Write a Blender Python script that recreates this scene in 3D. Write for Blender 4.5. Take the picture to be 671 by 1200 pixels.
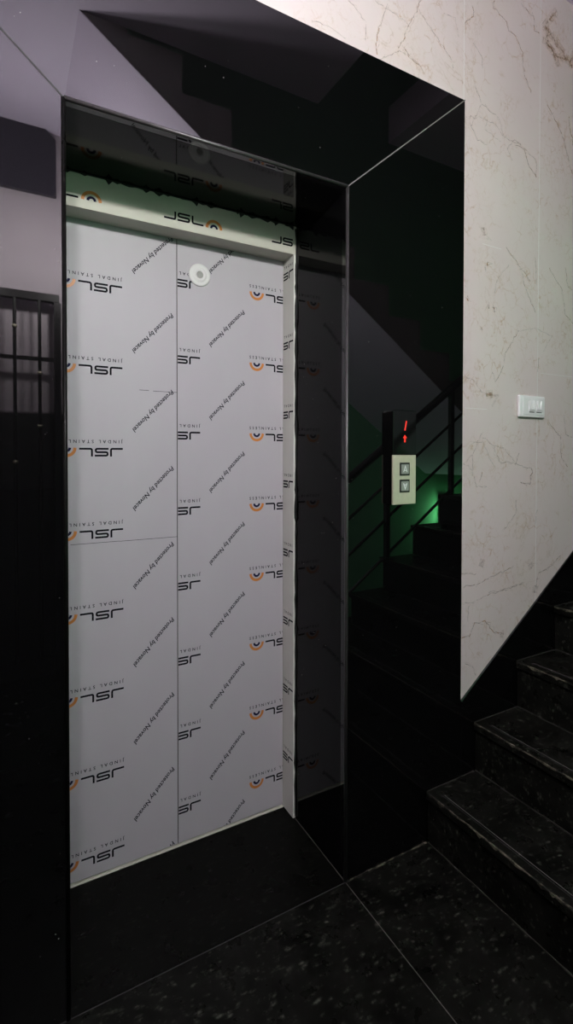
import bpy, bmesh, math, random
from mathutils import Vector, Matrix
random.seed(7)
C = bpy.context.scene.collection
for o in list(bpy.data.objects): bpy.data.objects.remove(o)
S = bpy.context.scene

# ---------------------------------------------------------------- camera, world, exposure
cam_d = bpy.data.cameras.new('camera'); cam = bpy.data.objects.new('camera', cam_d); C.objects.link(cam)
FPX, CY, YAW, PITCH, ROLL = 591.79, 541.14, 0.5036, -0.0170, 0.0013
Fv = Vector((math.sin(YAW)*math.cos(PITCH), math.cos(YAW)*math.cos(PITCH), math.sin(PITCH)))
Rv = Vector((math.cos(YAW), -math.sin(YAW), 0)); Uv = Rv.cross(Fv)
R2 = Rv*math.cos(ROLL)+Uv*math.sin(ROLL); U2 = -Rv*math.sin(ROLL)+Uv*math.cos(ROLL)
M = Matrix((R2, U2, -Fv)).transposed().to_4x4(); M.translation = Vector((0, -1.239, 1.30))
cam.matrix_world = M
cam_d.sensor_fit = 'AUTO'; cam_d.sensor_width = 36.0
cam_d.lens = FPX/1200*36.0
cam_d.shift_y = -(600-CY)/1200
cam_d.clip_start = 0.02
S.camera = cam
S.view_settings.view_transform = 'Standard'; S.view_settings.look = 'None'
S.view_settings.exposure = 0.0; S.view_settings.gamma = 1.0; S.view_settings.use_curve_mapping = False
w = bpy.data.worlds.new('World'); S.world = w; w.use_nodes = True
w.node_tree.nodes['Background'].inputs[0].default_value = (0.02, 0.02, 0.03, 1)
w.node_tree.nodes['Background'].inputs[1].default_value = 0.02

# globe lamp on a wall bracket behind the camera, plus an added unseen fill lamp
LAMP_WEAK, LAMP_FILL = (-0.16, -1.52, 2.40), (0.36, -1.52, 2.40)
STRENGTH_WEAK, STRENGTH_FILL = 480, 660
GREEN_STRENGTH = 320

# ---------------------------------------------------------------- materials
class NT:
    def __init__(s, name):
        s.m = bpy.data.materials.new(name); s.m.use_nodes = True
        s.t = s.m.node_tree; s.b = s.t.nodes['Principled BSDF']; s.out = s.t.nodes['Material Output']
        s.tc = s.t.nodes.new('ShaderNodeTexCoord')
    def n(s, typ, **kw):
        nd = s.t.nodes.new(typ)
        for k, v in kw.items():
            if k.startswith('i_'):
                nd.inputs[k[2:].replace('_', ' ')].default_value = v
            else: setattr(nd, k, v)
        return nd
    def l(s, a, b): s.t.links.new(a, b)
    def co(s, scale=(1,1,1), loc=(0,0,0), rot=(0,0,0)):
        mp = s.n('ShaderNodeMapping'); s.l(s.tc.outputs['Object'], mp.inputs[0])
        mp.inputs['Scale'].default_value = scale; mp.inputs['Location'].default_value = loc; mp.inputs['Rotation'].default_value = rot
        return mp.outputs[0]
    def noise(s, vec, scale, detail=4, rough=.55, dist=0):
        nd = s.n('ShaderNodeTexNoise'); s.l(vec, nd.inputs['Vector'])
        nd.inputs['Scale'].default_value = scale; nd.inputs['Detail'].default_value = detail
        nd.inputs['Roughness'].default_value = rough; nd.inputs['Distortion'].default_value = dist
        return nd.outputs['Fac']
    def vor(s, vec, scale, feature='F1', out='Distance'):
        nd = s.n('ShaderNodeTexVoronoi', feature=feature); s.l(vec, nd.inputs['Vector']); nd.inputs['Scale'].default_value = scale
        return nd.outputs[out]
    def ramp(s, fac, stops):
        nd = s.n('ShaderNodeValToRGB'); s.l(fac, nd.inputs[0]); e = nd.color_ramp.elements
        while len(e) < len(stops): e.new(.5)
        for i, (p, c) in enumerate(stops):
            e[i].position = p; e[i].color = tuple(c)+(1,) if len(c) == 3 else c
        return nd.outputs[0]
    def g(s, fac, a, b):
        return s.ramp(fac, [(a, (0,0,0)), (b, (1,1,1))] if a < b else [(b, (1,1,1)), (a, (0,0,0))])
    def mix(s, fac, a, b, mode='MIX'):
        nd = s.n('ShaderNodeMix', data_type='RGBA', blend_type=mode)
        for inp, v in ((nd.inputs[0], fac), (nd.inputs[6], a), (nd.inputs[7], b)):
            if isinstance(v, (int, float)): inp.default_value = v
            elif isinstance(v, tuple): inp.default_value = v+(1,) if len(v) == 3 else v
            else: s.l(v, inp)
        return nd.outputs[2]
    def mul(s, a, b):
        nd = s.n('ShaderNodeMath', operation='MULTIPLY')
        for inp, v in ((nd.inputs[0], a), (nd.inputs[1], b)):
            if isinstance(v, (int, float)): inp.default_value = v
            else: s.l(v, inp)
        return nd.outputs[0]
    def bump(s, h, strength=.2, dist=.001):
        nd = s.n('ShaderNodeBump'); s.l(h, nd.inputs['Height']); nd.inputs['Strength'].default_value = strength; nd.inputs['Distance'].default_value = dist
        s.l(nd.outputs[0], s.b.inputs['Normal'])
    def set(s, color=None, rough=None, ior=None, metal=None, spec=None):
        for k, v in (('Base Color', color), ('Roughness', rough), ('IOR', ior), ('Metallic', metal), ('Specular IOR Level', spec)):
            if v is None: continue
            i = s.b.inputs[k]
            if isinstance(v, (int, float)): i.default_value = v
            elif isinstance(v, tuple): i.default_value = v+(1,)
            else: s.l(v, i)
        return s

def mat_plain(name, color, rough=.5, metal=0, var=.12, scale=18, ior=1.45):
    n = NT(name); f = n.noise(n.co(), scale, 5)
    c = n.mix(f, tuple(x*(1-var) for x in color), tuple(min(1, x*(1+var)) for x in color))
    n.set(c, rough, ior, metal); return n.m

def mat_emit(name, color, strength):
    n = NT(name); n.set((.02,.02,.02), .6, 1.1)
    n.b.inputs['Emission Color'].default_value = color+(1,); n.b.inputs['Emission Strength'].default_value = strength
    return n.m

def mat_black_granite(name='polished_black_granite', ior=1.62, lo=.006, hi=.030):
    n = NT(name); co = n.co()
    spark = n.mul(n.g(n.vor(co, 48), .055, .030), n.g(n.noise(co, 13, 3), .54, .62))
    fine = n.noise(co, 260, 2)
    base = n.mix(n.g(fine, .62, .8), (.0022,.0022,.0024), (.010,.010,.010))
    n.set(n.mix(spark, base, (.45,.46,.42)), .035, ior)
    smear = n.ramp(n.noise(n.co((1,1,.35)), 5, 5), [(.35, (lo,)*3), (.8, (hi,)*3)])
    n.l(smear, n.b.inputs['Roughness']); return n.m

def mat_floor_granite(name, rot=0.0, gain=1.0, loc=(0,0,0)):
    """dark granite with elongated grey-green flakes under a thin worn polish"""
    n = NT(name)
    wob = n.co((1,1,1), loc, (0,0,rot))
    fl = n.vor(n.co((38,105,60), loc, (0,0,rot)), 1.0)
    pick = n.noise(wob, 46, 3, .7)
    flake = n.mul(n.g(fl, .52, .10), n.g(pick, .50, .66))
    wide = n.mul(n.g(n.vor(n.co((15,36,24), loc, (0,0,rot+.25)), 1.0), .40, .10), n.g(n.noise(wob, 20, 3, .7), .55, .70))
    cloud = n.g(n.noise(wob, 11, 5), .35, .75)
    base = n.mix(cloud, (.0030,.0030,.0026), (.0095*gain,.0095*gain,.0080*gain))
    c = n.mix(flake, base, (.058*gain,.061*gain,.048*gain))
    c = n.mix(n.mul(wide, .8), c, (.050*gain,.053*gain,.043*gain))
    spark = n.mul(n.g(n.vor(wob, 60), .04, .015), n.g(n.noise(wob, 8, 2), .58, .68))
    n.set(n.mix(spark, c, (.4,.4,.36)), None, 1.18)
    n.l(n.ramp(n.noise(wob, 16, 5), [(.3, (.22,.22,.22)), (.8, (.5,.5,.5))]), n.b.inputs['Roughness'])
    return n.m

def mat_dusty_edge():
    n = NT('dusty_worn_granite_edge'); co = n.co()
    f = n.g(n.noise(co, 26, 6, .75), .45, .64)
    n.set(n.mix(f, (.010,.010,.008), (.15,.140,.100)), .7, 1.3); return n.m

def mat_marble():
    n = NT('cream_veined_marble'); co = n.co()
    tone = n.noise(co, 2.3, 4)
    base = n.mix(tone, (.60,.522,.510), (.675,.600,.588))
    warp = n.noise(n.co((1,1,1), (3,1,2)), 3.0, 5, .6)
    def vein(sc, loc, wd, rot):
        nz = n.noise(n.co((1,1,.55), loc, (0,rot,0)), sc, 6, .62, .6)
        a = n.n('ShaderNodeMath', operation='SUBTRACT', i_Value=.5); n.l(nz, a.inputs[0]); a.inputs[1].default_value = .5
        b = n.n('ShaderNodeMath', operation='ABSOLUTE'); n.l(a.outputs[0], b.inputs[0])
        return n.g(b.outputs[0], wd, 0.0)
    mask = n.g(n.noise(n.co((1,1,1), (7,0,5)), 3.5, 4), .50, .68)
    v = n.mul(vein(4.2, (2,5,1), .006, .6), mask)
    c = n.mix(n.mul(v, .55), base, (.34,.25,.17))
    wv = n.n('ShaderNodeMix', data_type='VECTOR'); wv.inputs[0].default_value = .06
    nz = n.n('ShaderNodeTexNoise'); n.l(co, nz.inputs['Vector']); nz.inputs['Scale'].default_value = 14; nz.inputs['Detail'].default_value = 5
    n.l(n.co((1,1,.8), (1,2,3)), wv.inputs[4]); n.l(nz.outputs['Color'], wv.inputs[5])
    for sc, th, lo, hi, k in ((22, .045, .47, .60, .75), (48, .07, .50, .62, .65)):
        crk = n.mul(n.g(n.vor(wv.outputs[1], sc, 'DISTANCE_TO_EDGE'), th, .0), n.mul(n.g(n.noise(n.co((1,1,1), (sc,0,2)), 5.5, 4), lo, hi), n.g(n.noise(co, 30, 4, .7), .42, .60)))
        c = n.mix(n.mul(crk, k), c, (.40,.25,.13))
    blot = n.mul(n.g(n.noise(n.co((1,1,1), (4,4,4)), 17, 4, .6), .63, .73), .5)
    c = n.mix(blot, c, (.45,.35,.24))
    c = n.mix(n.mul(mask, .12), c, (.62,.52,.40))
    n.set(c, .28, 1.45); return n.m

def mat_vein():
    n = NT('brown_marble_vein'); co = n.co()
    n.set(n.mix(n.noise(co, 40, 3), (.50,.25,.08), (.60,.37,.17)), .35)
    tr = n.n('ShaderNodeBsdfTransparent'); mx = n.n('ShaderNodeMixShader')
    at = n.n('ShaderNodeAttribute', attribute_name='strength')
    fac = n.mul(n.mul(n.g(n.noise(co, 55, 5, .75), .38, .66), at.outputs['Fac']), .85)
    n.l(fac, mx.inputs[0]); n.l(tr.outputs[0], mx.inputs[1]); n.l(n.b.outputs[0], mx.inputs[2]); n.l(mx.outputs[0], n.out.inputs[0])
    return n.m

def mat_film(name, a, b):
    n = NT(name); f = n.noise(n.co((3,3,.6)), 3, 4)
    n.set(n.mix(f, a, b), .52, 1.38, 0.0)
    n.bump(n.noise(n.co((1,1,.3)), 6, 3), .05, .01); return n.m

def mat_plaster(name, a, b, rough=.75):
    n = NT(name); f = n.noise(n.co(), 4, 6, .6)
    n.set(n.mix(f, a, b), rough); n.bump(n.noise(n.co(), 90, 3), .12, .002); return n.m

def mat_back_wall():
    """lilac-white paint over a black granite dado that ends 1.54 m above the floor"""
    n = NT('two_tone_stairwell_wall')
    sp = n.n('ShaderNodeSeparateXYZ'); n.l(n.tc.outputs['Object'], sp.inputs[0])
    z = n.mul(sp.outputs['Z'], .2)
    f = n.noise(n.co(), 4, 6)
    up = n.mix(f, (.40,.355,.39), (.48,.43,.46)); lo = n.mix(f, (.010,.009,.009), (.018,.016,.015))
    n.set(n.mix(n.g(z, .308, .3085), lo, up), .6); return n.m

MAT = dict(
 granite=mat_black_granite(), reveal=mat_black_granite('black_granite_reveal', 1.22, .03, .08), floor=mat_floor_granite('speckled_dark_granite', .35), step=mat_floor_granite('dark_granite_tread', .1, 1.05, (3,2,1)),
 sill=mat_floor_granite('plain_black_granite_sill', .2, .30, (1,4,2)),
 dusty=mat_dusty_edge(), marble=mat_marble(), vein=mat_vein(),
 film=mat_film('lavender_grey_protective_film', (.425,.400,.430), (.455,.432,.458)),
 jambfilm=mat_film('pale_jamb_film', (.58,.585,.53), (.66,.665,.61)),
 headfilm=mat_film('greenish_white_protective_film', (.48,.475,.405), (.55,.54,.47)),
 ink=mat_plain('black_printing_ink', (.006,.006,.010), .6, ior=1.15), orange=mat_plain('orange_printing_ink', (.55,.20,.045), .4), navy=mat_plain('navy_printing_ink', (.010,.010,.04), .6, ior=1.15),
 faint=mat_plain('faint_floor_dust', (.022,.021,.017), .8, var=.7, scale=40), worn=mat_plain('thin_grey_joint', (.075,.070,.062), .7, var=.6, scale=30), stringer=mat_plain('grey_stringer_paint', (.24,.215,.225), .6),
 grout=mat_plain('pale_joint_grout', (.16,.15,.145), .7, var=.5, scale=60), darkgrout=mat_plain('dark_joint_grout', (.03,.03,.03), .7, var=.4, scale=60),
 arris=mat_plain('highlight_grey_granite_arris', (.030,.028,.028), .35, var=.6, scale=40, ior=1.6),  # grey stands in for light caught on the polished edge
 steel=mat_plain('brushed_steel', (.50,.47,.36), .42, .2, scale=70), darksteel=mat_plain('black_painted_steel', (.012,.011,.011), .4),
 white=mat_plain('white_switch_plastic', (.78,.78,.78), .3, var=.03), gap=mat_plain('dark_gap', (.01,.01,.01), .8),
 button=mat_plain('grey_button_steel', (.30,.30,.28), .4, .2),
 glass=mat_plain('black_display_glass', (.004,.004,.004), .06, ior=1.5), red=mat_emit('red_led', (1,.035,.018), .95), redcore=mat_emit('bright_red_led', (1,.07,.045), .95),
 ceiling=mat_plaster('lilac_white_ceiling_paint', (.61,.53,.68), (.69,.605,.76)), backwall=mat_back_wall(),
 green=mat_plaster('green_glow_stairwell_wall', (.16,.46,.25), (.21,.54,.30)),  # pale wall with the green glow put into its colour
 cap=mat_plain('milky_white_plastic', (.66,.65,.64), .35, var=.05), silicone=mat_plain('black_silicone', (.006,.006,.006), .5),
 dimlamp=mat_emit('dim_white_globe', (1,.968,.968), STRENGTH_WEAK), lamp=mat_emit('fill_lamp_globe', (1,.968,.962), STRENGTH_FILL), doorleak=mat_emit('green_door_leak_glow', (.35,1,.5), GREEN_STRENGTH),
 seam=mat_plain('white_marble_seam', (.72,.70,.69), .5, var=.05), tile=mat_plain('dark_violet_grey_lintel_tile', (.030,.026,.038), .45, var=.4, scale=30),
)

# ---------------------------------------------------------------- mesh helpers
def finish(name, bm, mats, parent=None, bevel=0, seg=2, smooth=False, recalc=True):
    if recalc: bmesh.ops.recalc_face_normals(bm, faces=bm.faces)
    me = bpy.data.meshes.new(name); bm.to_mesh(me); bm.free()
    if not isinstance(mats, (list, tuple)): mats = [mats]
    for m in mats: me.materials.append(MAT[m])
    o = bpy.data.objects.new(name, me); C.objects.link(o)
    if parent: o.parent = parent
    if smooth:
        for p in me.polygons: p.use_smooth = True
    if bevel:
        b = o.modifiers.new('bevel', 'BEVEL'); b.width = bevel; b.segments = seg; b.limit_method = 'ANGLE'; b.angle_limit = math.radians(40)
    return o
def box(bm, x0, x1, y0, y1, z0, z1, mi=0):
    v = [bm.verts.new((x, y, z)) for x in (x0, x1) for y in (y0, y1) for z in (z0, z1)]
    for q in ((0,1,3,2),(4,6,7,5),(0,4,5,1),(2,3,7,6),(0,2,6,4),(1,5,7,3)):
        bm.faces.new([v[i] for i in q]).material_index = mi
def prism_y(bm, pts, y0, y1, mi=0):
    a = [bm.verts.new((x, y0, z)) for x, z in pts]; b = [bm.verts.new((x, y1, z)) for x, z in pts]; n = len(pts)
    bm.faces.new(a).material_index = mi; bm.faces.new(b[::-1]).material_index = mi
    for i in range(n): bm.faces.new((a[i], b[i], b[(i+1) % n], a[(i+1) % n])).material_index = mi
def tube(bm, p, q, r, seg=12, mi=0, r2=None):
    p, q = Vector(p), Vector(q); d = (q-p).normalized(); u = d.orthogonal().normalized(); v = d.cross(u); r2 = r if r2 is None else r2
    A = [bm.verts.new(p+(u*math.cos(t)+v*math.sin(t))*r) for t in [2*math.pi*i/seg for i in range(seg)]]
    B = [bm.verts.new(q+(u*math.cos(t)+v*math.sin(t))*r2) for t in [2*math.pi*i/seg for i in range(seg)]]
    bm.faces.new(A[::-1]).material_index = mi; bm.faces.new(B).material_index = mi
    for i in range(seg): bm.faces.new((A[i], A[(i+1) % seg], B[(i+1) % seg], B[i])).material_index = mi
def ragged(bm, rings, mi=0):
    """one connected bar through a list of four-cornered rings"""
    V = [[bm.verts.new(p) for p in r] for r in rings]
    for A, B in zip(V, V[1:]):
        for i in range(4): bm.faces.new((A[i], A[(i+1) % 4], B[(i+1) % 4], B[i])).material_index = mi
    bm.faces.new(V[0][::-1]).material_index = mi; bm.faces.new(V[-1]).material_index = mi
def steps(rng, a, b, lo, hi):
    out = [a]
    while abs(b-out[-1]) > hi: out.append(out[-1]+(1 if b > a else -1)*rng.uniform(lo, hi))
    return out+[b]
def ring_y(y, x0, x1, z0, z1): return [(x0, y, z0), (x1, y, z0), (x1, y, z1), (x0, y, z1)]
def ring_x(x, y0, y1, z0, z1): return [(x, y0, z0), (x, y1, z0), (x, y1, z1), (x, y0, z1)]
def ring_z(z, x0, x1, y0, y1): return [(x0, y0, z), (x1, y0, z), (x1, y1, z), (x0, y1, z)]
def lathe(bm, prof, center, axis, seg=32, mi=0):
    """prof: (radius, along) pairs turned about axis through center"""
    c = Vector(center); d = Vector(axis).normalized(); u = d.orthogonal().normalized(); v = d.cross(u); rings = []
    for r, h in prof:
        if r < 1e-6: rings.append([bm.verts.new(c+d*h)])
        else: rings.append([bm.verts.new(c+d*h+(u*math.cos(2*math.pi*i/seg)+v*math.sin(2*math.pi*i/seg))*r) for i in range(seg)])
    for A, B in zip(rings, rings[1:]):
        for i in range(seg):
            j = (i+1) % seg
            f = [A[i % len(A)], A[j % len(A)], B[j % len(B)], B[i % len(B)]]; g = []
            for x in f:
                if x not in g: g.append(x)
            if len(g) > 2: bm.faces.new(g).material_index = mi
def empty(name, loc, label=None, cat=None, group=None):
    o = bpy.data.objects.new(name, None); C.objects.link(o); o.location = loc; o.empty_display_size = .1
    tag(o, label, cat, group); return o
def tag(o, label=None, cat=None, group=None, kind=None):
    for k, v in (('label', label), ('category', cat), ('group', group), ('kind', kind)):
        if v: o[k] = v
    return o
def child(name, bm, mats, root, **kw):
    """geometry is written in world coordinates, then hung under root"""
    bmesh.ops.translate(bm, verts=bm.verts, vec=-root_loc(root))
    return finish(name, bm, mats, root, **kw)
def root_loc(o):
    l = Vector(o.location)
    return l+root_loc(o.parent) if o.parent else l
def structure(name, bm, mats, **kw):
    o = finish(name, bm, mats, **kw); o['kind'] = 'structure'; return o

# flat lettering ------------------------------------------------------------
def text_polys(s, width, spacing=1.0, shear=0.0, bold=0.0):
    """list of triangles/polys [(x, y)...] of s, left end at x=0, baseline y=0, scaled to width"""
    cu = bpy.data.curves.new('t', 'FONT'); cu.body = s; cu.size = 1; cu.space_character = spacing; cu.shear = shear; cu.offset = bold; cu.resolution_u = 2
    ob = bpy.data.objects.new('t', cu); C.objects.link(ob)
    dg = bpy.context.evaluated_depsgraph_get(); dg.update()
    me = bpy.data.meshes.new_from_object(ob.evaluated_get(dg))
    xs = [v.co.x for v in me.vertices]; x0 = min(xs); k = width/(max(xs)-x0)
    P = [[((me.vertices[i].co.x-x0)*k, me.vertices[i].co.y*k) for i in p.vertices] for p in me.polygons]
    bpy.data.objects.remove(ob); bpy.data.curves.remove(cu); bpy.data.meshes.remove(me); return P
def stroke(pts, w):
    """a mitred ribbon along pts as quads"""
    n = len(pts); L = []; Rr = []
    for i, p in enumerate(pts):
        p = Vector(p)
        d0 = (p-Vector(pts[i-1])).normalized() if i else None; d1 = (Vector(pts[i+1])-p).normalized() if i < n-1 else None
        d = (d0+d1).normalized() if d0 and d1 else (d0 or d1)
        nn = Vector((-d.y, d.x)); k = w/2
        if d0 and d1: k = k/max(.4, nn.dot(Vector((-d1.y, d1.x))))
        L.append(p+nn*k); Rr.append(p-nn*k)
    return [[tuple(L[i]), tuple(Rr[i]), tuple(Rr[i+1]), tuple(L[i+1])] for i in range(n-1)]
def rounded(pts, r):
    out = [pts[0]]
    for a, b, c in zip(pts, pts[1:], pts[2:]):
        a, b, c = Vector(a), Vector(b), Vector(c)
        p = b+(a-b).normalized()*r; q = b+(c-b).normalized()*r
        for t in (0, .33, .67, 1): out.append(tuple(p*(1-t)**2+b*2*t*(1-t)+q*t*t))
    out.append(pts[-1]); return out
def arc(cx, r, w):
    return stroke([(cx+r*math.cos(math.pi*i/14), r*math.sin(math.pi*i/14)) for i in range(15)], w)
def logo_polys(subtitle=True):
    """(polys, material index): three letters and an arch, small line of capitals below; origin left end of baseline"""
    h, s = .0265, .0058; o = s/2; P = []
    P += [(q, 0) for q in stroke(rounded([(0, o), (.035, o), (.035, h)], .005), s)]
    P += [(q, 0) for q in stroke(rounded([(.082, h-o), (.045, h-o), (.045, h/2), (.079, h/2), (.079, o), (.042, o)], .005), s)]
    P += [(q, 0) for q in stroke(rounded([(.090, h), (.090, o), (.126, o)], .005), s)]
    P += [(q, 1) for q in arc(.161, .0238, .0088)]
    P += [(q, 2) for q in arc(.161, .0098, .0070)]
    if subtitle:
        P += [([(x, y-.0235) for x, y in q], 0) for q in SUB]
    return P
SUB = text_polys('JINDAL STAINLESS', .189, 1.75, 0, .014)
NOV = text_polys('Protected by Novacel', .182, 1.0, .22, .016)
LOGO = logo_polys()
LOGO_HEAD = logo_polys(False)
def put(bm, polys, pt, mi_off=0):
    for q, mi in polys:
        try: bm.faces.new([bm.verts.new(pt(x, y)) for x, y in q]).material_index = mi+mi_off
        except ValueError: pass
def clip(bm, co, no):
    """keep the side the normal points away from"""
    bmesh.ops.bisect_plane(bm, geom=bm.verts[:]+bm.edges[:]+bm.faces[:], plane_co=co, plane_no=no, clear_outer=True)
VEINS = [
(1.0,1.0,[(1.414,2.846),(1.417,2.812),(1.382,2.780),(1.375,2.760)]),
(1.0,1.0,[(1.518,2.907),(1.520,2.878),(1.550,2.873),(1.587,2.858),(1.596,2.831),(1.629,2.832),(1.658,2.806),(1.678,2.783),(1.676,2.735),(1.694,2.701),(1.709,2.675),(1.729,2.650)]),
(1.3,1.0,[(1.666,2.958),(1.710,2.945),(1.740,2.939),(1.745,2.891),(1.776,2.893)]),
(2.5,1.0,[(1.878,3.022),(1.806,2.934),(1.827,2.917),(1.807,2.873),(1.860,2.852),(1.893,2.811)]),
(3.0,1.0,[(1.806,2.934),(1.859,2.903),(1.924,2.876),(1.981,2.837)]),
(2.5,1.0,[(1.817,2.874),(1.881,2.847),(1.969,2.859),(2.002,2.912)]),
(1.3,1.0,[(1.821,2.643),(1.875,2.601),(1.930,2.539),(1.988,2.421)]),
(1.5,1.0,[(1.962,2.642),(1.974,2.579),(1.992,2.537),(2.032,2.515)]),
(1.0,0.7,[(1.426,2.576),(1.461,2.524),(1.550,2.505),(1.578,2.446),(1.673,2.444),(1.763,2.412),(1.764,2.348)]),
(1.0,0.7,[(1.402,2.440),(1.441,2.396),(1.489,2.390)]),
(1.0,0.6,[(1.416,2.718),(1.459,2.688),(1.464,2.649)]),
(0.8,0.6,[(1.385,2.452),(1.453,2.474),(1.532,2.475),(1.578,2.446)]),
(0.8,0.6,[(1.461,2.524),(1.427,2.466),(1.410,2.431)]),
(0.8,0.6,[(1.673,2.444),(1.634,2.451),(1.597,2.409),(1.626,2.374)]),
(0.8,0.5,[(1.487,2.479),(1.479,2.441),(1.560,2.423)]),
(1.2,0.8,[(1.644,2.435),(1.692,2.437),(1.713,2.386),(1.764,2.348)]),
(1.0,0.9,[(1.592,2.051),(1.659,2.007),(1.709,1.972),(1.734,1.950)]),
(1.0,0.8,[(1.674,1.991),(1.710,1.914),(1.766,1.839)]),
(1.0,0.9,[(1.847,2.022),(1.885,1.988),(1.929,1.952),(1.953,1.857),(2.005,1.823)]),
(1.0,0.9,[(1.950,2.040),(1.968,1.968),(1.996,1.959)]),
(1.0,0.8,[(1.668,1.756),(1.597,1.667),(1.584,1.616),(1.543,1.557),(1.525,1.593)]),
(1.0,0.6,[(1.386,1.570),(1.428,1.555),(1.472,1.516)]),
(0.8,0.5,[(1.612,1.992),(1.543,1.919),(1.535,1.875)]),
(0.9,0.8,[(1.758,2.045),(1.769,1.988),(1.770,1.943)]),
(0.9,0.7,[(1.789,1.666),(1.780,1.613)]),
(0.8,0.5,[(1.668,1.756),(1.772,1.778),(1.867,1.759),(1.815,1.694)]),
(4.0,0.5,[(1.474,2.099),(1.483,2.071)]),
(2.2,1.0,[(1.498,1.975),(1.499,1.968)]),
(2.0,1.0,[(1.504,1.828),(1.504,1.816)]),
(2.2,1.0,[(1.531,1.823),(1.538,1.809)]),
(5.0,0.8,[(1.494,1.510),(1.530,1.515)]),
(2.0,1.0,[(1.396,1.836),(1.402,1.828)]),
(2.0,0.7,[(1.468,1.745),(1.474,1.736)]),
(0.9,0.7,[(1.472,1.373),(1.427,1.297),(1.428,1.221)]),
(0.9,0.7,[(1.477,1.360),(1.538,1.329),(1.597,1.316),(1.658,1.263),(1.752,1.242)]),
(1.0,0.8,[(1.538,1.329),(1.568,1.270),(1.658,1.263),(1.678,1.303)]),
(1.1,1.0,[(1.465,1.207),(1.478,1.233)]),
(0.9,0.7,[(1.383,1.265),(1.428,1.240),(1.447,1.182),(1.502,1.181)]),
(0.8,0.6,[(1.418,1.334),(1.482,1.341),(1.520,1.277),(1.549,1.244)]),
(0.8,0.6,[(1.427,1.297),(1.383,1.265)]),
(1.6,0.8,[(1.689,1.195),(1.747,1.183),(1.752,1.242)]),
(0.9,0.6,[(1.660,1.129),(1.670,1.081),(1.591,1.013)]),
(0.9,0.6,[(1.787,1.082),(1.777,1.027)]),
(1.0,0.8,[(1.388,0.834),(1.469,0.836),(1.530,0.855),(1.603,0.866),(1.653,0.881)]),
(0.9,0.7,[(1.378,0.879),(1.450,0.874)]),
(1.1,0.8,[(1.936,0.894),(1.857,0.845),(1.801,0.837),(1.786,0.783)]),
(0.9,0.7,[(1.516,0.798),(1.664,0.802),(1.716,0.812)]),
(3.0,0.4,[(1.468,0.913),(1.491,0.904)]),
(3.0,0.5,[(1.747,0.878),(1.758,0.859)]),
(1.3,1.0,[(1.372,0.653),(1.421,0.660),(1.443,0.698),(1.499,0.698),(1.547,0.648),(1.596,0.633)]),
(0.9,0.7,[(1.375,0.778),(1.451,0.776),(1.516,0.793),(1.614,0.794),(1.706,0.812)]),
(0.9,0.6,[(1.415,0.766),(1.411,0.709)]),
(4.0,0.4,[(1.781,0.789),(1.775,0.762)]),
(3.0,0.4,[(1.581,0.635),(1.601,0.632)]),
(0.9,0.6,[(1.390,0.561),(1.436,0.545),(1.454,0.509)]),
(1.0,0.9,[(1.859,1.420),(1.928,1.368),(1.936,1.282),(1.977,1.246)]),
(1.0,0.9,[(1.950,1.455),(1.963,1.376),(2.005,1.366)]),
(1.0,0.6,[(0.888,2.638),(0.952,2.600),(0.952,2.545)]),
(1.0,0.7,[(1.035,2.691),(1.023,2.649),(0.999,2.592)]),
(1.4,1.0,[(1.005,2.603),(0.993,2.561),(0.997,2.520)]),
(1.2,0.8,[(1.177,2.761),(1.124,2.661),(1.099,2.602),(1.080,2.571)]),
(1.0,0.6,[(1.124,2.661),(1.060,2.673),(0.987,2.680)]),
(1.0,0.7,[(1.163,2.726),(1.218,2.689),(1.274,2.650),(1.318,2.615),(1.321,2.596)]),
(0.9,0.5,[(0.764,2.528),(0.828,2.532),(0.878,2.521)]),
(0.9,0.6,[(1.000,2.507),(1.086,2.564),(1.165,2.559),(1.192,2.529)]),
(1.2,0.7,[(1.099,2.588),(1.125,2.559),(1.171,2.551)]),
(0.9,0.5,[(1.273,2.762),(1.331,2.765),(1.346,2.709)]),
]

# ---------------------------------------------------------------- dimensions
XL, XR, XO, ZI, ZO = .1137, .8858, 1.3748, 2.0901, 2.5065      # granite surround: inner left/right, outer right, inner/outer top
XM = XL-(XO-XR)
YF, YD = .300, .375                                            # steel frame face, door face
S1, T, R = 1.2141, .2253, .174                                 # first nosing, going, riser
YS, YB = -1.06, -2.02                                          # open side of the lower flight, back wall
ZC = 3.15
NST = 8
XLAND = S1+NST*T; ZLAND = R*(NST+1)

# ---------------------------------------------------------------- setting
bm = bmesh.new(); box(bm, -1.6, XLAND+1.4, YB, 0.0, -.12, 0); structure('floor', bm, 'floor')
bm = bmesh.new()                                                # thin raised joints between the floor slabs
box(bm, XR-.0010, XR+.0010, YB+.3, -.006, -.001, .0006); box(bm, XL-.3, XR, -.006, -.0035, -.001, .0006, 1)
o = structure('trim_1', bm, ['worn', 'darkgrout'])
bm = bmesh.new(); box(bm, XL-.02, XR+.02, -.0035, .42, -.1, .0); structure('trim_2', bm, 'sill')   # threshold slab

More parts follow.
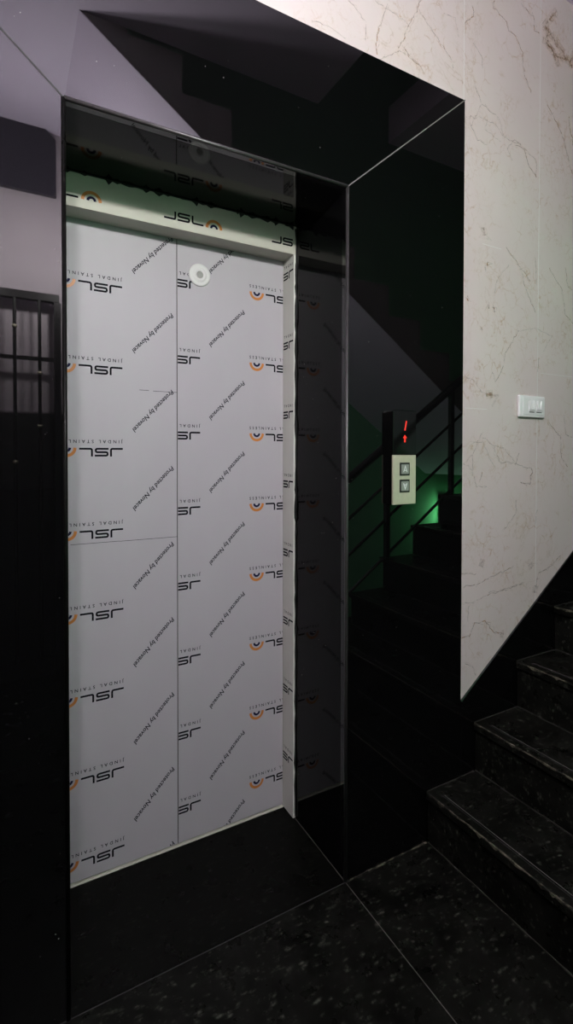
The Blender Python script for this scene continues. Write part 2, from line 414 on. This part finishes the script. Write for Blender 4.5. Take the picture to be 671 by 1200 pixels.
# marble wall with its slab seams and traced veins
bm = bmesh.new()
box(bm, XO, XLAND+1.4, .0, .12, 0, 5, 0); box(bm, -1.6, XO, .0, .12, ZO, 5, 0); box(bm, -1.6, XM, .0, .12, 0, ZO, 0)
for x in (1.372, 1.782, 2.192, 2.60): box(bm, x-.0014, x+.0014, -.0004, .01, ZO if x < XO else .4, 3.1, 2)
for x, y, z in ((1.47, 1.57, 2.04), (1.39, 1.50, 1.458), (1.80, 2.15, 1.61)): box(bm, x, y, -.0004, .01, z-.0009, z+.0009, 2)
lay = bm.loops.layers.float_color.new('strength')
rv = random.Random(5)
for wgt, a, pts in VEINS:
    P = []
    for (x0, z0), (x1, z1) in zip(pts, pts[1:]):
        n = max(2, int(math.hypot(x1-x0, z1-z0)/.012))
        for i in range(n):
            t = i/n; P.append((x0+(x1-x0)*t+rv.gauss(0, .0022), z0+(z1-z0)*t+rv.gauss(0, .0022)))
    P.append(pts[-1])
    wd = .0025*wgt
    if wgt >= 2.5:                                              # cloudy brown zone around the broad veins
        for q in stroke(pts, .030):
            f = bm.faces.new([bm.verts.new((x, -.00042, z)) for x, z in q]); f.material_index = 1
            for lp in f.loops: lp[lay] = (.28, .28, .28, 1)
        a *= .7
    for k in range(2 if wgt < 2 else 3):
        Q = P if k == 0 else [(x+rv.gauss(0, .005*wgt), z+rv.gauss(0, .005*wgt)) for x, z in P]
        aa = a if k == 0 else a*.45
        for q in stroke(Q, wd*(1 if k == 0 else .7)):
            try: f = bm.faces.new([bm.verts.new((x, -.00045-.00003*k, z)) for x, z in q])
            except ValueError: continue
            f.material_index = 1
            for lp in f.loops: lp[lay] = (aa, aa, aa, 1)
structure('wall_front', bm, ['marble', 'vein', 'seam'], recalc=False)

# black skirting that climbs with the stairs
bm = bmesh.new()
sk = lambda x: .435+.7226*(x-1.372)
prism_y(bm, [(XO+.0005, 0), (XLAND, 0), (XLAND, sk(XLAND)), (XO+.0005, sk(XO))], -.006, .004); structure('baseboard_front', bm, 'granite', bevel=.001, seg=1)

# polished granite surround: stiles, header, soffit, jambs, mitre joints
bm = bmesh.new(); prism_y(bm, [(XR, 0), (XO, 0), (XO, ZO), (XR, ZI)], -.004, .025)
sur = structure('trim_3', bm, 'granite', bevel=.0012, seg=1)
bm = bmesh.new(); prism_y(bm, [(XM, ZO), (XL, ZI), (XR, ZI), (XO, ZO)], -.004, .025); finish('header_slab', bm, 'granite', sur, bevel=.0012, seg=1)
bm = bmesh.new(); prism_y(bm, [(XM, 0), (XL, 0), (XL, ZI), (XM, ZO)], -.004, .025); finish('stile_slab', bm, 'granite', sur, bevel=.0012, seg=1)
bm = bmesh.new(); box(bm, XL-.02, XR+.02, .0255, .46, ZI, ZI+.02); finish('soffit_slab', bm, 'reveal', sur)
bm = bmesh.new(); box(bm, XR, XR+.02, .0255, .46, 0, ZI); finish('jamb_slab', bm, 'reveal', sur)
bm = bmesh.new(); box(bm, XL-.02, XL, .0255, .46, 0, ZI); finish('jamb_slab', bm, 'reveal', sur)
def bar(bm, p, q, w, y, mi=0):
    for f in stroke([p, q], w): prism_y(bm, f, y-.0008, y+.001, mi)
bm = bmesh.new(); bar(bm, (XR, ZI), (XO, ZO), .0034, -.004); finish('mitre_joint', bm, 'grout', sur)
bm = bmesh.new(); bar(bm, (XL, ZI), (XM, ZO), .0040, -.004); finish('mitre_joint', bm, 'darkgrout', sur)
for p, q in (((XL-.001, -.0025, .001), (XL-.001, -.0025, ZI)), ((XR+.001, -.0025, .001), (XR+.001, -.0025, ZI)), ((XL, -.0025, ZI+.001), (XR, -.0025, ZI+.001))):
    bm = bmesh.new(); tube(bm, p, q, .0052, 14); finish('rounded_arris', bm, 'sill' if p[0] == q[0] < .5 else 'arris', sur, smooth=True)   # rounded inner edge; grey ones carry the polished highlight in their colour
bm = bmesh.new(); box(bm, XR-.0016, XR+.0002, -.002, YF, 0, .0018); finish('floor_joint', bm, 'worn', sur)
bm = bmesh.new()
rd = random.Random(3)
ragged(bm, [ring_x(x, -.006-rd.uniform(.0005, .004), -.0035, 0, rd.uniform(.001, .003)) for x in steps(rd, XR, S1, .008, .03)])
finish('dusty_joint', bm, 'dusty', sur)

# rest of the shell
bm = bmesh.new(); box(bm, -1.6, .40, YB-.12, YB, -.1, 5); structure('wall_back', bm, 'backwall')
bm = bmesh.new(); box(bm, .40, XLAND+1.4, YB-.12, YB, -.1, 5); structure('wall_back', bm, 'green')
bm = bmesh.new(); box(bm, -1.72, -1.6, YB-.12, .12, -.1, 5); structure('wall_left', bm, 'backwall')
bm = bmesh.new(); box(bm, XLAND+1.4, XLAND+1.52, YB-.12, .12, -.1, 5); structure('wall_right', bm, 'green')
bm = bmesh.new(); box(bm, -1.6, .272, YB, 0, ZC, ZC+.14); box(bm, .272, 1.45, YS, 0, ZC, ZC+.14); structure('ceiling', bm, 'ceiling')
bm = bmesh.new(); box(bm, 1.93, XLAND+1.4, YS, 0, 3.085, ZC+.14); structure('ceiling', bm, 'ceiling')
bm = bmesh.new(); box(bm, -1.6, XLAND+1.4, YB, 0, 5, 5.1); structure('ceiling', bm, 'ceiling')
# dark tiled lintel band over the gate, upper corner cut by the sloping soffit
bm = bmesh.new(); prism_y(bm, [(-1.6, 2.78), (.255, 2.78), (.255, 3.10), (.20, ZC), (-1.6, ZC)], YB-.01, YB+.03); structure('trim_4', bm, 'tile')

# ---------------------------------------------------------------- lift doors
fr = empty('elevator_door_frame', (XR-.2, YF, 0), 'film-wrapped steel lift door frame set inside the black granite opening', 'door frame')
bm = bmesh.new()
box(bm, XL, XR, YF, YD+.06, 1.992, ZI-.001, 0)
hp = lambda ox: (lambda x, y: (ox+x, YF-.0004, 2.017+y))
tb = bmesh.new()
for ox in (.052, .421, .790): put(tb, LOGO_HEAD, hp(ox), 1)
clip(tb, (XR-.012, 0, 0), (1, 0, 0)); clip(tb, (XL+.002, 0, 0), (-1, 0, 0)); clip(tb, (0, 0, 1.994), (0, 0, -1))
me = bpy.data.meshes.new('tmp'); tb.to_mesh(me); tb.free(); bm.from_mesh(me); bpy.data.meshes.remove(me)
child('head', bm, ['headfilm', 'ink', 'orange', 'navy'], fr, recalc=False)
bm = bmesh.new()
box(bm, .876, XR-.0005, YF, YD+.06, .004, 1.992, 0)
tb = bmesh.new()
for k in range(-2, 7):                                          # the same print, upside down on the side of the jamb
    z = 1.450-.2477*k
    put(tb, LOGO, lambda x, y, z=z: (.8757, YD+.006-(.085-x)*1.0 if False else .3800-(.082-x), z-y), 1)
clip(tb, (0, YF+.003, 0), (0, -1, 0)); clip(tb, (0, YD-.001, 0), (0, 1, 0)); clip(tb, (0, 0, 1.985), (0, 0, 1)); clip(tb, (0, 0, .02), (0, 0, -1))
me = bpy.data.meshes.new('tmp'); tb.to_mesh(me); tb.free(); bm.from_mesh(me); bpy.data.meshes.remove(me)
child('jamb', bm, ['jambfilm', 'ink', 'orange', 'navy'], fr, recalc=False)
bm = bmesh.new(); box(bm, XL+.001, .876, YD-.005, YD+.06, .0005, .005); child('threshold_strip', bm, 'headfilm', fr, bevel=.001, seg=1)
bm = bmesh.new()                                                # ragged silicone bead between jamb and granite
ragged(bm, [ring_z(z, XR-.0010-rd.uniform(.001, .0060), XR-.0002, YF-.003-rd.uniform(0, .006), YF+.001) for z in steps(rd, .01, 2.08, .012, .05)])
child('silicone_bead', bm, 'silicone', fr)
bm = bmesh.new()
ragged(bm, [ring_x(x, YF-.0025, YF+.001, 2.087-rd.uniform(.0, 1)**4*.014, 2.0895) for x in steps(rd, XL+.01, XR-.012, .004, .016)])
child('mortar_smear', bm, 'silicone', fr)

def panel(x0, x1, label, cols, novs, escutcheon=None, xclip=None):
    root = empty('elevator_door_panel', ((x0+x1)/2, YD, .010), label, 'elevator door', 'lift door leaves')
    z0, z1 = .011, 2.03
    bm = bmesh.new(); box(bm, x0, x1, YD+.0012, YD+.035, z0, z1); child('steel_leaf', bm, 'steel', root, bevel=.002)
    if not escutcheon:
        bm = bmesh.new(); box(bm, x1+.0001, x1+.0014, YD-.0003, YD+.03, z0, z1); child('seam_shade_strip', bm, 'gap', root)['label'] = 'dark strip for the shaded gap at the closing seam'  # dark strip put in for the shade between the two leaves
    bm = bmesh.new(); box(bm, x0+.0006, x1-.0006, YD, YD+.0011, z0, z1, 0)
    tb = bmesh.new()
    for ox, zt, dz in cols:                                     # prints stand upside down on the film
        for k in range(-1, 9): put(tb, LOGO, lambda x, y, ox=ox, z=zt-dz*k: (ox-x, YD-.0004, z-y), 1)
    for ox, zt, dz in novs:
        ca, sa = math.cos(math.radians(46.5)), math.sin(math.radians(46.5))
        for k in range(-1, 9):
            z = zt-dz*k
            put(tb, [(q, 0) for q in NOV], lambda x, y, z=z: (ox-(x*ca-y*sa), YD-.0004, z-(x*sa+y*ca)), 1)
    clip(tb, (x1-.001, 0, 0), (1, 0, 0)); clip(tb, (x0+.001, 0, 0), (-1, 0, 0)); clip(tb, (0, 0, z0+.001), (0, 0, -1)); clip(tb, (0, 0, z1), (0, 0, 1))
    me = bpy.data.meshes.new('tmp'); tb.to_mesh(me); tb.free(); bm.from_mesh(me); bpy.data.meshes.remove(me)
    for a, b, zz in SCRATCH:                                    # short creases in the film
        if x0 < a and b < x1+.001: box(bm, a, b, YD-.0004, YD, zz-.0006, zz+.0006, 1)
    child('protective_film', bm, ['film', 'ink', 'orange', 'navy'], root, recalc=False)
    if escutcheon:
        ex, ez = escutcheon
        bm = bmesh.new()
        lathe(bm, [(.037, 0), (.0375, .0015), (.036, .0035), (.030, .0045), (.0255, .0035), (.0245, .0035), (.0215, .0060), (.013, .0068), (.012, .0050), (.0085, .0050), (0, .0050)], (ex, YD-.0003, ez), (0, -1, 0), 40)
        e = child('key_escutcheon', bm, 'cap', root, smooth=True); e['label'] = 'round milky white plastic lock cap'
        bm = bmesh.new(); lathe(bm, [(.0115, -.0002), (.0115, .0012), (.0092, .0012), (.0085, .0003), (0, .0003)], (ex, YD-.0052, ez), (0, -1, 0), 20)
        tube(bm, (ex, YD-.0052, ez-.001), (ex, YD-.0075, ez-.001), .0019, 10)
        child('keyhole', bm, 'button', e)
    return root
SCRATCH = [(.362, .392, 1.498), (.405, .4815, 1.497), (.16, .30, 1.0275), (.30, .4815, 1.0268)]
panel(.05, .4822, 'left lift door leaf in printed protective film, without a lock cap', [(.311, 1.8125, .2485)], [(.4635, 1.7515, .2465)])
panel(.4838, .875, 'right lift door leaf in printed protective film with round white lock cap', [(.561, 1.8660, .2477), (.930, 1.8650, .2477)], [(.7155, 1.7960, .2450)], (.559, 1.889))

# ---------------------------------------------------------------- call panel
X0, X1, YP = 1.041, 1.136, -.030
cp = empty('elevator_call_panel', ((X0+X1)/2, 0, 1.14), 'lift call panel with red arrow display and two buttons on black granite', 'call panel')
bm = bmesh.new(); box(bm, X0, X1, YP+.004, -.0035, 1.140, 1.432); child('housing', bm, 'glass', cp, bevel=.003)
bm = bmesh.new(); prism_y(bm, [(X0, 1.2955), (X1, 1.2955), (X1, 1.432), (X1-.01, 1.4345), (X0+.01, 1.4345), (X0, 1.432)], YP-.001, YP+.006); dw = child('display_window', bm, 'glass', cp, bevel=.0015)
bm = bmesh.new(); cz = 1.3865; cx = 1.0915
for f in stroke([(cx-.0032, cz-.0150), (cx+.0032, cz+.0150)], .0046): prism_y(bm, f, YP-.0018, YP-.0008, 0)
for f in stroke([(cx-.0026, cz-.0120), (cx+.0026, cz+.0120)], .0024): prism_y(bm, f, YP-.0022, YP-.0017, 1)
child('digit', bm, ['red', 'redcore'], dw)['label'] = 'red lit digit 1'
bm = bmesh.new(); ax, az = 1.0885, 1.3455
prism_y(bm, [(ax-.0085, az+.002), (ax, az+.0125), (ax+.0085, az+.002), (ax+.0028, az+.002), (ax+.0028, az-.011), (ax-.0028, az-.011), (ax-.0028, az+.002)], YP-.0018, YP-.0008)
child('arrow', bm, 'red', dw)['label'] = 'red lit arrow pointing up'
bm = bmesh.new(); box(bm, X0+.0005, X1-.0005, YP-.001, YP+.006, 1.140, 1.2945); child('face_plate', bm, 'steel', cp, bevel=.0015)
for bz, up in ((1.2505, 1), (1.1975, -1)):
    bm = bmesh.new(); box(bm, 1.0885-.0205, 1.0885+.0205, YP-.0022, YP, bz-.0205, bz+.0205); sr = child('button_surround', bm, 'silicone', cp, bevel=.0008, seg=1)
    bm = bmesh.new(); box(bm, 1.0885-.0150, 1.0885+.0150, YP-.0040, YP-.0015, bz-.0150, bz+.0150); bt = child('button', bm, 'button', sr, bevel=.001)
    bm = bmesh.new(); V = [(-.0070, -.0090*up), (0, .0095*up), (.0070, -.0090*up)]
    for f in stroke([(1.0885+x, bz+z) for x, z in V], .0030): prism_y(bm, f, YP-.0046, YP-.0036)
    for f in stroke([(1.0885-.0045, bz-.004*up), (1.0885+.0045, bz-.004*up)], .0022): prism_y(bm, f, YP-.0046, YP-.0036)
    # the glyph is pressed into the button, so it goes into the button's own mesh
    me = bpy.data.meshes.new('tmp'); bmesh.ops.translate(bm, verts=bm.verts, vec=-root_loc(bt)); bm.to_mesh(me); bm.free()
    b2 = bmesh.new(); b2.from_mesh(bt.data); n0 = len(b2.faces); b2.from_mesh(me); b2.faces.ensure_lookup_table()
    bt.data.materials.append(MAT['white'])
    for f in b2.faces[n0:]: f.material_index = 1
    b2.to_mesh(bt.data); b2.free(); bpy.data.meshes.remove(me)

# ---------------------------------------------------------------- light switch
sx0, sx1, sz0, sz1 = 1.662, 1.812, 1.436, 1.518
sw = empty('light_switch', ((sx0+sx1)/2, 0, sz0), 'white plastic switch plate with two rockers on the marble wall', 'light switch')
bm = bmesh.new(); box(bm, sx0, sx1, -.013, -.0006, sz0, sz1)
child('plate', bm, 'white', sw, bevel=.005, seg=3)
bm = bmesh.new(); box(bm, sx0+.019, sx1-.019, -.0150, -.010, sz0+.010, sz1-.008); child('module_frame', bm, 'white', sw, bevel=.0012)
for cx in (1.7285, 1.7725):
    bm = bmesh.new()
    prism = [(-.0150, sz1-.016), (-.0185, sz0+.030), (-.0152, sz0+.021), (-.012, sz0+.021), (-.012, sz1-.016)]
    a = [bm.verts.new((cx-.0185, y, z)) for y, z in prism]; b = [bm.verts.new((cx+.0185, y, z)) for y, z in prism]
    bm.faces.new(a); bm.faces.new(b[::-1])
    for i in range(5): bm.faces.new((a[i], b[i], b[(i+1) % 5], a[(i+1) % 5]))
    rk = child('rocker', bm, 'white', sw, bevel=.0012)
    for a, c, wd in ((-.010, -.004, .004), (.012, .006, .003)):
        bm = bmesh.new()
        for f in stroke([(cx+a, sz1-.020), (cx+c, sz0+.032)], wd): prism_y(bm, f, -.0195, -.016)
        child('ridge', bm, 'white', rk, bevel=.0006, seg=1)
for cx in (1.7285, 1.7725):
    bm = bmesh.new(); box(bm, cx-.015, cx+.015, -.0153, -.013, sz0+.0185, sz0+.0208); child('slot', bm, 'gap', sw)

# ---------------------------------------------------------------- lower flight
st = empty('staircase', (S1, YS/2, 0), 'speckled black granite stairs climbing to the right beside the marble wall', 'stairs')
bm = bmesh.new()
pts = [(S1+.020, 0)]
for i in range(NST+1):
    x = S1+.020+i*T; pts += [(x, i*R), (x, (i+1)*R-.026)] if i else [(x, R-.026)]
pts += [(XLAND+1.38, ZLAND-.026), (XLAND+1.38, ZLAND-.20), (XLAND, .93), (S1+.9, 0)]
prism_y(bm, pts, YS+.02, -.008); child('flight_body', bm, 'step', st)
rs = random.Random(11)
for i in range(NST+1):
    x = S1+i*T; z = i*R
    bm = bmesh.new(); box(bm, x+.006, x+.0205, YS+.01, -.0075, z+.0005, z+R-.026); child('riser', bm, 'step', st)
    bm = bmesh.new(); x1 = x+T+.006 if i < NST else XLAND+1.38
    box(bm, x-.004, x1, YS, -.0075, z+R-.026, z+R, 0); tr = child('tread', bm, 'step', st, bevel=.003)
    bm = bmesh.new()                                            # worn dusty front edge
    ragged(bm, [ring_y(y, x-.0046, x+rs.uniform(-.001, .003), z+R-.002-rs.uniform(0, 1)**2*.009, z+R+.0003) for y in steps(rs, -.009, YS+.02, .006, .03)])
    child('worn_nosing', bm, 'dusty', tr)
    for dx in (.028, .036):
        bm = bmesh.new(); box(bm, x+dx, x+dx+.0012, YS+.06, -.05, z+R-.001, z+R+.0004); child('anti_slip_line', bm, 'grout' if dx > .03 else 'darkgrout', tr)
    bm = bmesh.new()                                            # dust settled under the riser and along the wall
    ragged(bm, [ring_y(y, x+.0050-rs.uniform(0, .004), x+.007, z+.0005, z+.0014+rs.uniform(0, .003)) for y in steps(rs, -.009, YS+.05, .008, .04)])
    child('dust_line', bm, 'faint', tr)
    if i < NST:
        bm = bmesh.new(); ragged(bm, [ring_x(xx, -.0095-rs.uniform(0, .002), -.007, z+R, z+R+.0012) for xx in steps(rs, x, x+T, .01, .03)]); child('dust_line', bm, 'faint', tr)

def railing(label, pz, posts, foot, x0, x1, ydir):
    rl = empty('stair_railing', (posts[0], ydir, foot(posts[0])), label, 'railing')
    bm = bmesh.new(); tube(bm, (x0, ydir, pz(x0)), (x1, ydir, pz(x1)), .024, 14); child('handrail', bm, 'darksteel', rl, smooth=False)
    for d in (.22, .42, .63):
        bm = bmesh.new(); tube(bm, (x0+.05, ydir, pz(x0+.05)-d), (x1, ydir, pz(x1)-d), .009, 8); child('rail_bar', bm, 'darksteel', rl)
    for p in posts:
        bm = bmesh.new(); box(bm, p-.014, p+.014, ydir-.014, ydir+.014, foot(p), pz(p)-.01)
        po = child('post', bm, 'darksteel', rl, bevel=.002)
        bm = bmesh.new(); box(bm, p-.03, p+.03, ydir-.03, ydir+.03, foot(p), foot(p)+.006); child('base_plate', bm, 'darksteel', po)
    return rl
step_z = lambda x: R*(int((x-S1)/T)+1)
railing('black steel railing on the open side of the lower stairs', lambda x: 1.20+.70*(x-1.69), [S1+T*.45, 1.90, 2.41, 2.86], step_z, S1+.02, 2.95, YS+.035)

# ---------------------------------------------------------------- upper flight, seen mirrored in the granite
up = empty('staircase', (1.6, (YS+YB)/2, 2.0), 'upper stairs with white sloping underside, mirrored in the granite header', 'stairs')
sl = lambda x: ZC-.70*(x-.272)
R2_, T2 = .1715, .245
x = 1.937; z = 2.27
nst = 12; xs0 = 1.937+5*T2; zs0 = 2.27-5*R2_
bm = bmesh.new(); pts = [(.272, ZC+.001), (3.02, sl(3.02)+.001)]
xx, zz = xs0, zs0-R2_
pts = [(.272, ZC+.003), (min(xs0, 3.16), sl(min(xs0, 3.16))+.003)]
prof = []
xx, zz = xs0, zs0
prof.append((xx, sl(xx)+.003)); prof.append((xx, zz))
while zz+R2_ < ZC+.16 and xx-T2 > .28:
    xx -= T2; prof.append((xx, zz)); zz += R2_; prof.append((xx, zz))
prof.append((.274, zz)); prof.append((.274, ZC+.003))
prism_y(bm, prof, YB+.001, YS-.001); child('flight_body', bm, 'stringer', up)
bm = bmesh.new(); prism_y(bm, [(.272, ZC), (xs0, sl(xs0)), (xs0, sl(xs0)+.0025), (.272, ZC+.0025)], YB+.001, YS-.002); child('plastered_underside', bm, 'ceiling', up)
st_up = lambda x: zs0+R2_*math.ceil((xs0-x)/T2-1e-6)-R2_ if x < xs0 else zs0
def up_foot(x):
    k = int(math.floor((xs0-x)/T2)); return zs0+R2_*k

# ---------------------------------------------------------------- back wall: gate and green glow mirrored in the granite, lamps out of sight
gx1 = .262; gy = YB+.07
gr = empty('steel_gate', (-.5, gy, 0), 'dark steel bar gate on the back wall, mirrored in the left granite slab', 'gate')
bm = bmesh.new(); box(bm, -1.45, gx1, gy-.018, gy+.018, 2.155, 2.20); child('top_rail', bm, 'darksteel', gr, bevel=.003)
for zz in (1.83, 1.08, .12):
    bm = bmesh.new(); box(bm, -1.45, gx1, gy-.006, gy+.006, zz-.011, zz+.011); child('cross_rail', bm, 'darksteel', gr)
for xx in (gx1-.01, -1.44):
    bm = bmesh.new(); box(bm, xx-.018, xx+.018, gy-.018, gy+.018, 0, 2.155); child('gate_post', bm, 'darksteel', gr)
k = 0
while .160-.124*k > -1.40:
    xb = .160-.124*k; bm = bmesh.new(); tube(bm, (xb, gy+.013, .125), (xb, gy+.013, 2.156), .009, 8)
    b = child('bar', bm, 'darksteel', gr)
    for zz in ((2.0, 1.25) if k % 2 else (1.75, 1.45)):
        bm = bmesh.new(); lathe(bm, [(0, -.012), (.012, -.008), (.014, 0), (.012, .008), (0, .012)], (xb, gy+.013, zz), (0, 0, 1), 12)
        child('bar_knuckle', bm, 'steel', b, smooth=True)
    k += 1

def bracket_lamp(pos, mat, label):
    px, py, pz = pos; GR = .052
    lp = empty('wall_lamp', (px, YB, pz), label, 'lamp')
    bm = bmesh.new(); lathe(bm, [(0, 0), (.05, 0), (.05, .010), (.016, .022), (0, .022)], (px, YB, pz-.10), (0, 1, 0), 24); child('wall_rose', bm, 'white', lp)
    bm = bmesh.new(); tube(bm, (px, YB+.02, pz-.10), (px, py, pz-.10), .008, 12); child('bracket_arm', bm, 'white', lp)
    bm = bmesh.new(); lathe(bm, [(0, 0), (.020, 0), (.022, .05), (.030, .062), (0, .062)], (px, py, pz-.108), (0, 0, 1), 20); child('lamp_holder', bm, 'white', lp)
    bm = bmesh.new(); lathe(bm, [(0, -GR)]+[(GR*math.sin(math.pi*i/14), -GR*math.cos(math.pi*i/14)) for i in range(1, 14)]+[(0, GR)], pos, (0, 0, 1), 28); child('globe', bm, mat, lp, smooth=True)
bracket_lamp(LAMP_WEAK, 'dimlamp', 'dimmer white globe lamp on a bracket above the steel gate')
bracket_lamp(LAMP_FILL, 'lamp', 'brighter added fill lamp, an unseen white globe under the sloping stair soffit')  # added to lift the jamb shadow on the door

gl = empty('door_leak_light', (3.36, YB, .62), 'small green tube standing in for light leaking at a door, mirrored beside the call panel', 'lamp')  # glowing stand-in for light leaking at a door under the landing
bm = bmesh.new(); box(bm, 3.335, 3.385, YB+.001, YB+.03, .60, .92); child('leak_light_base', bm, 'darksteel', gl, bevel=.003)
bm = bmesh.new(); tube(bm, (3.36, YB+.045, .63), (3.36, YB+.045, .89), .012, 14); child('tube', bm, 'doorleak', gl)
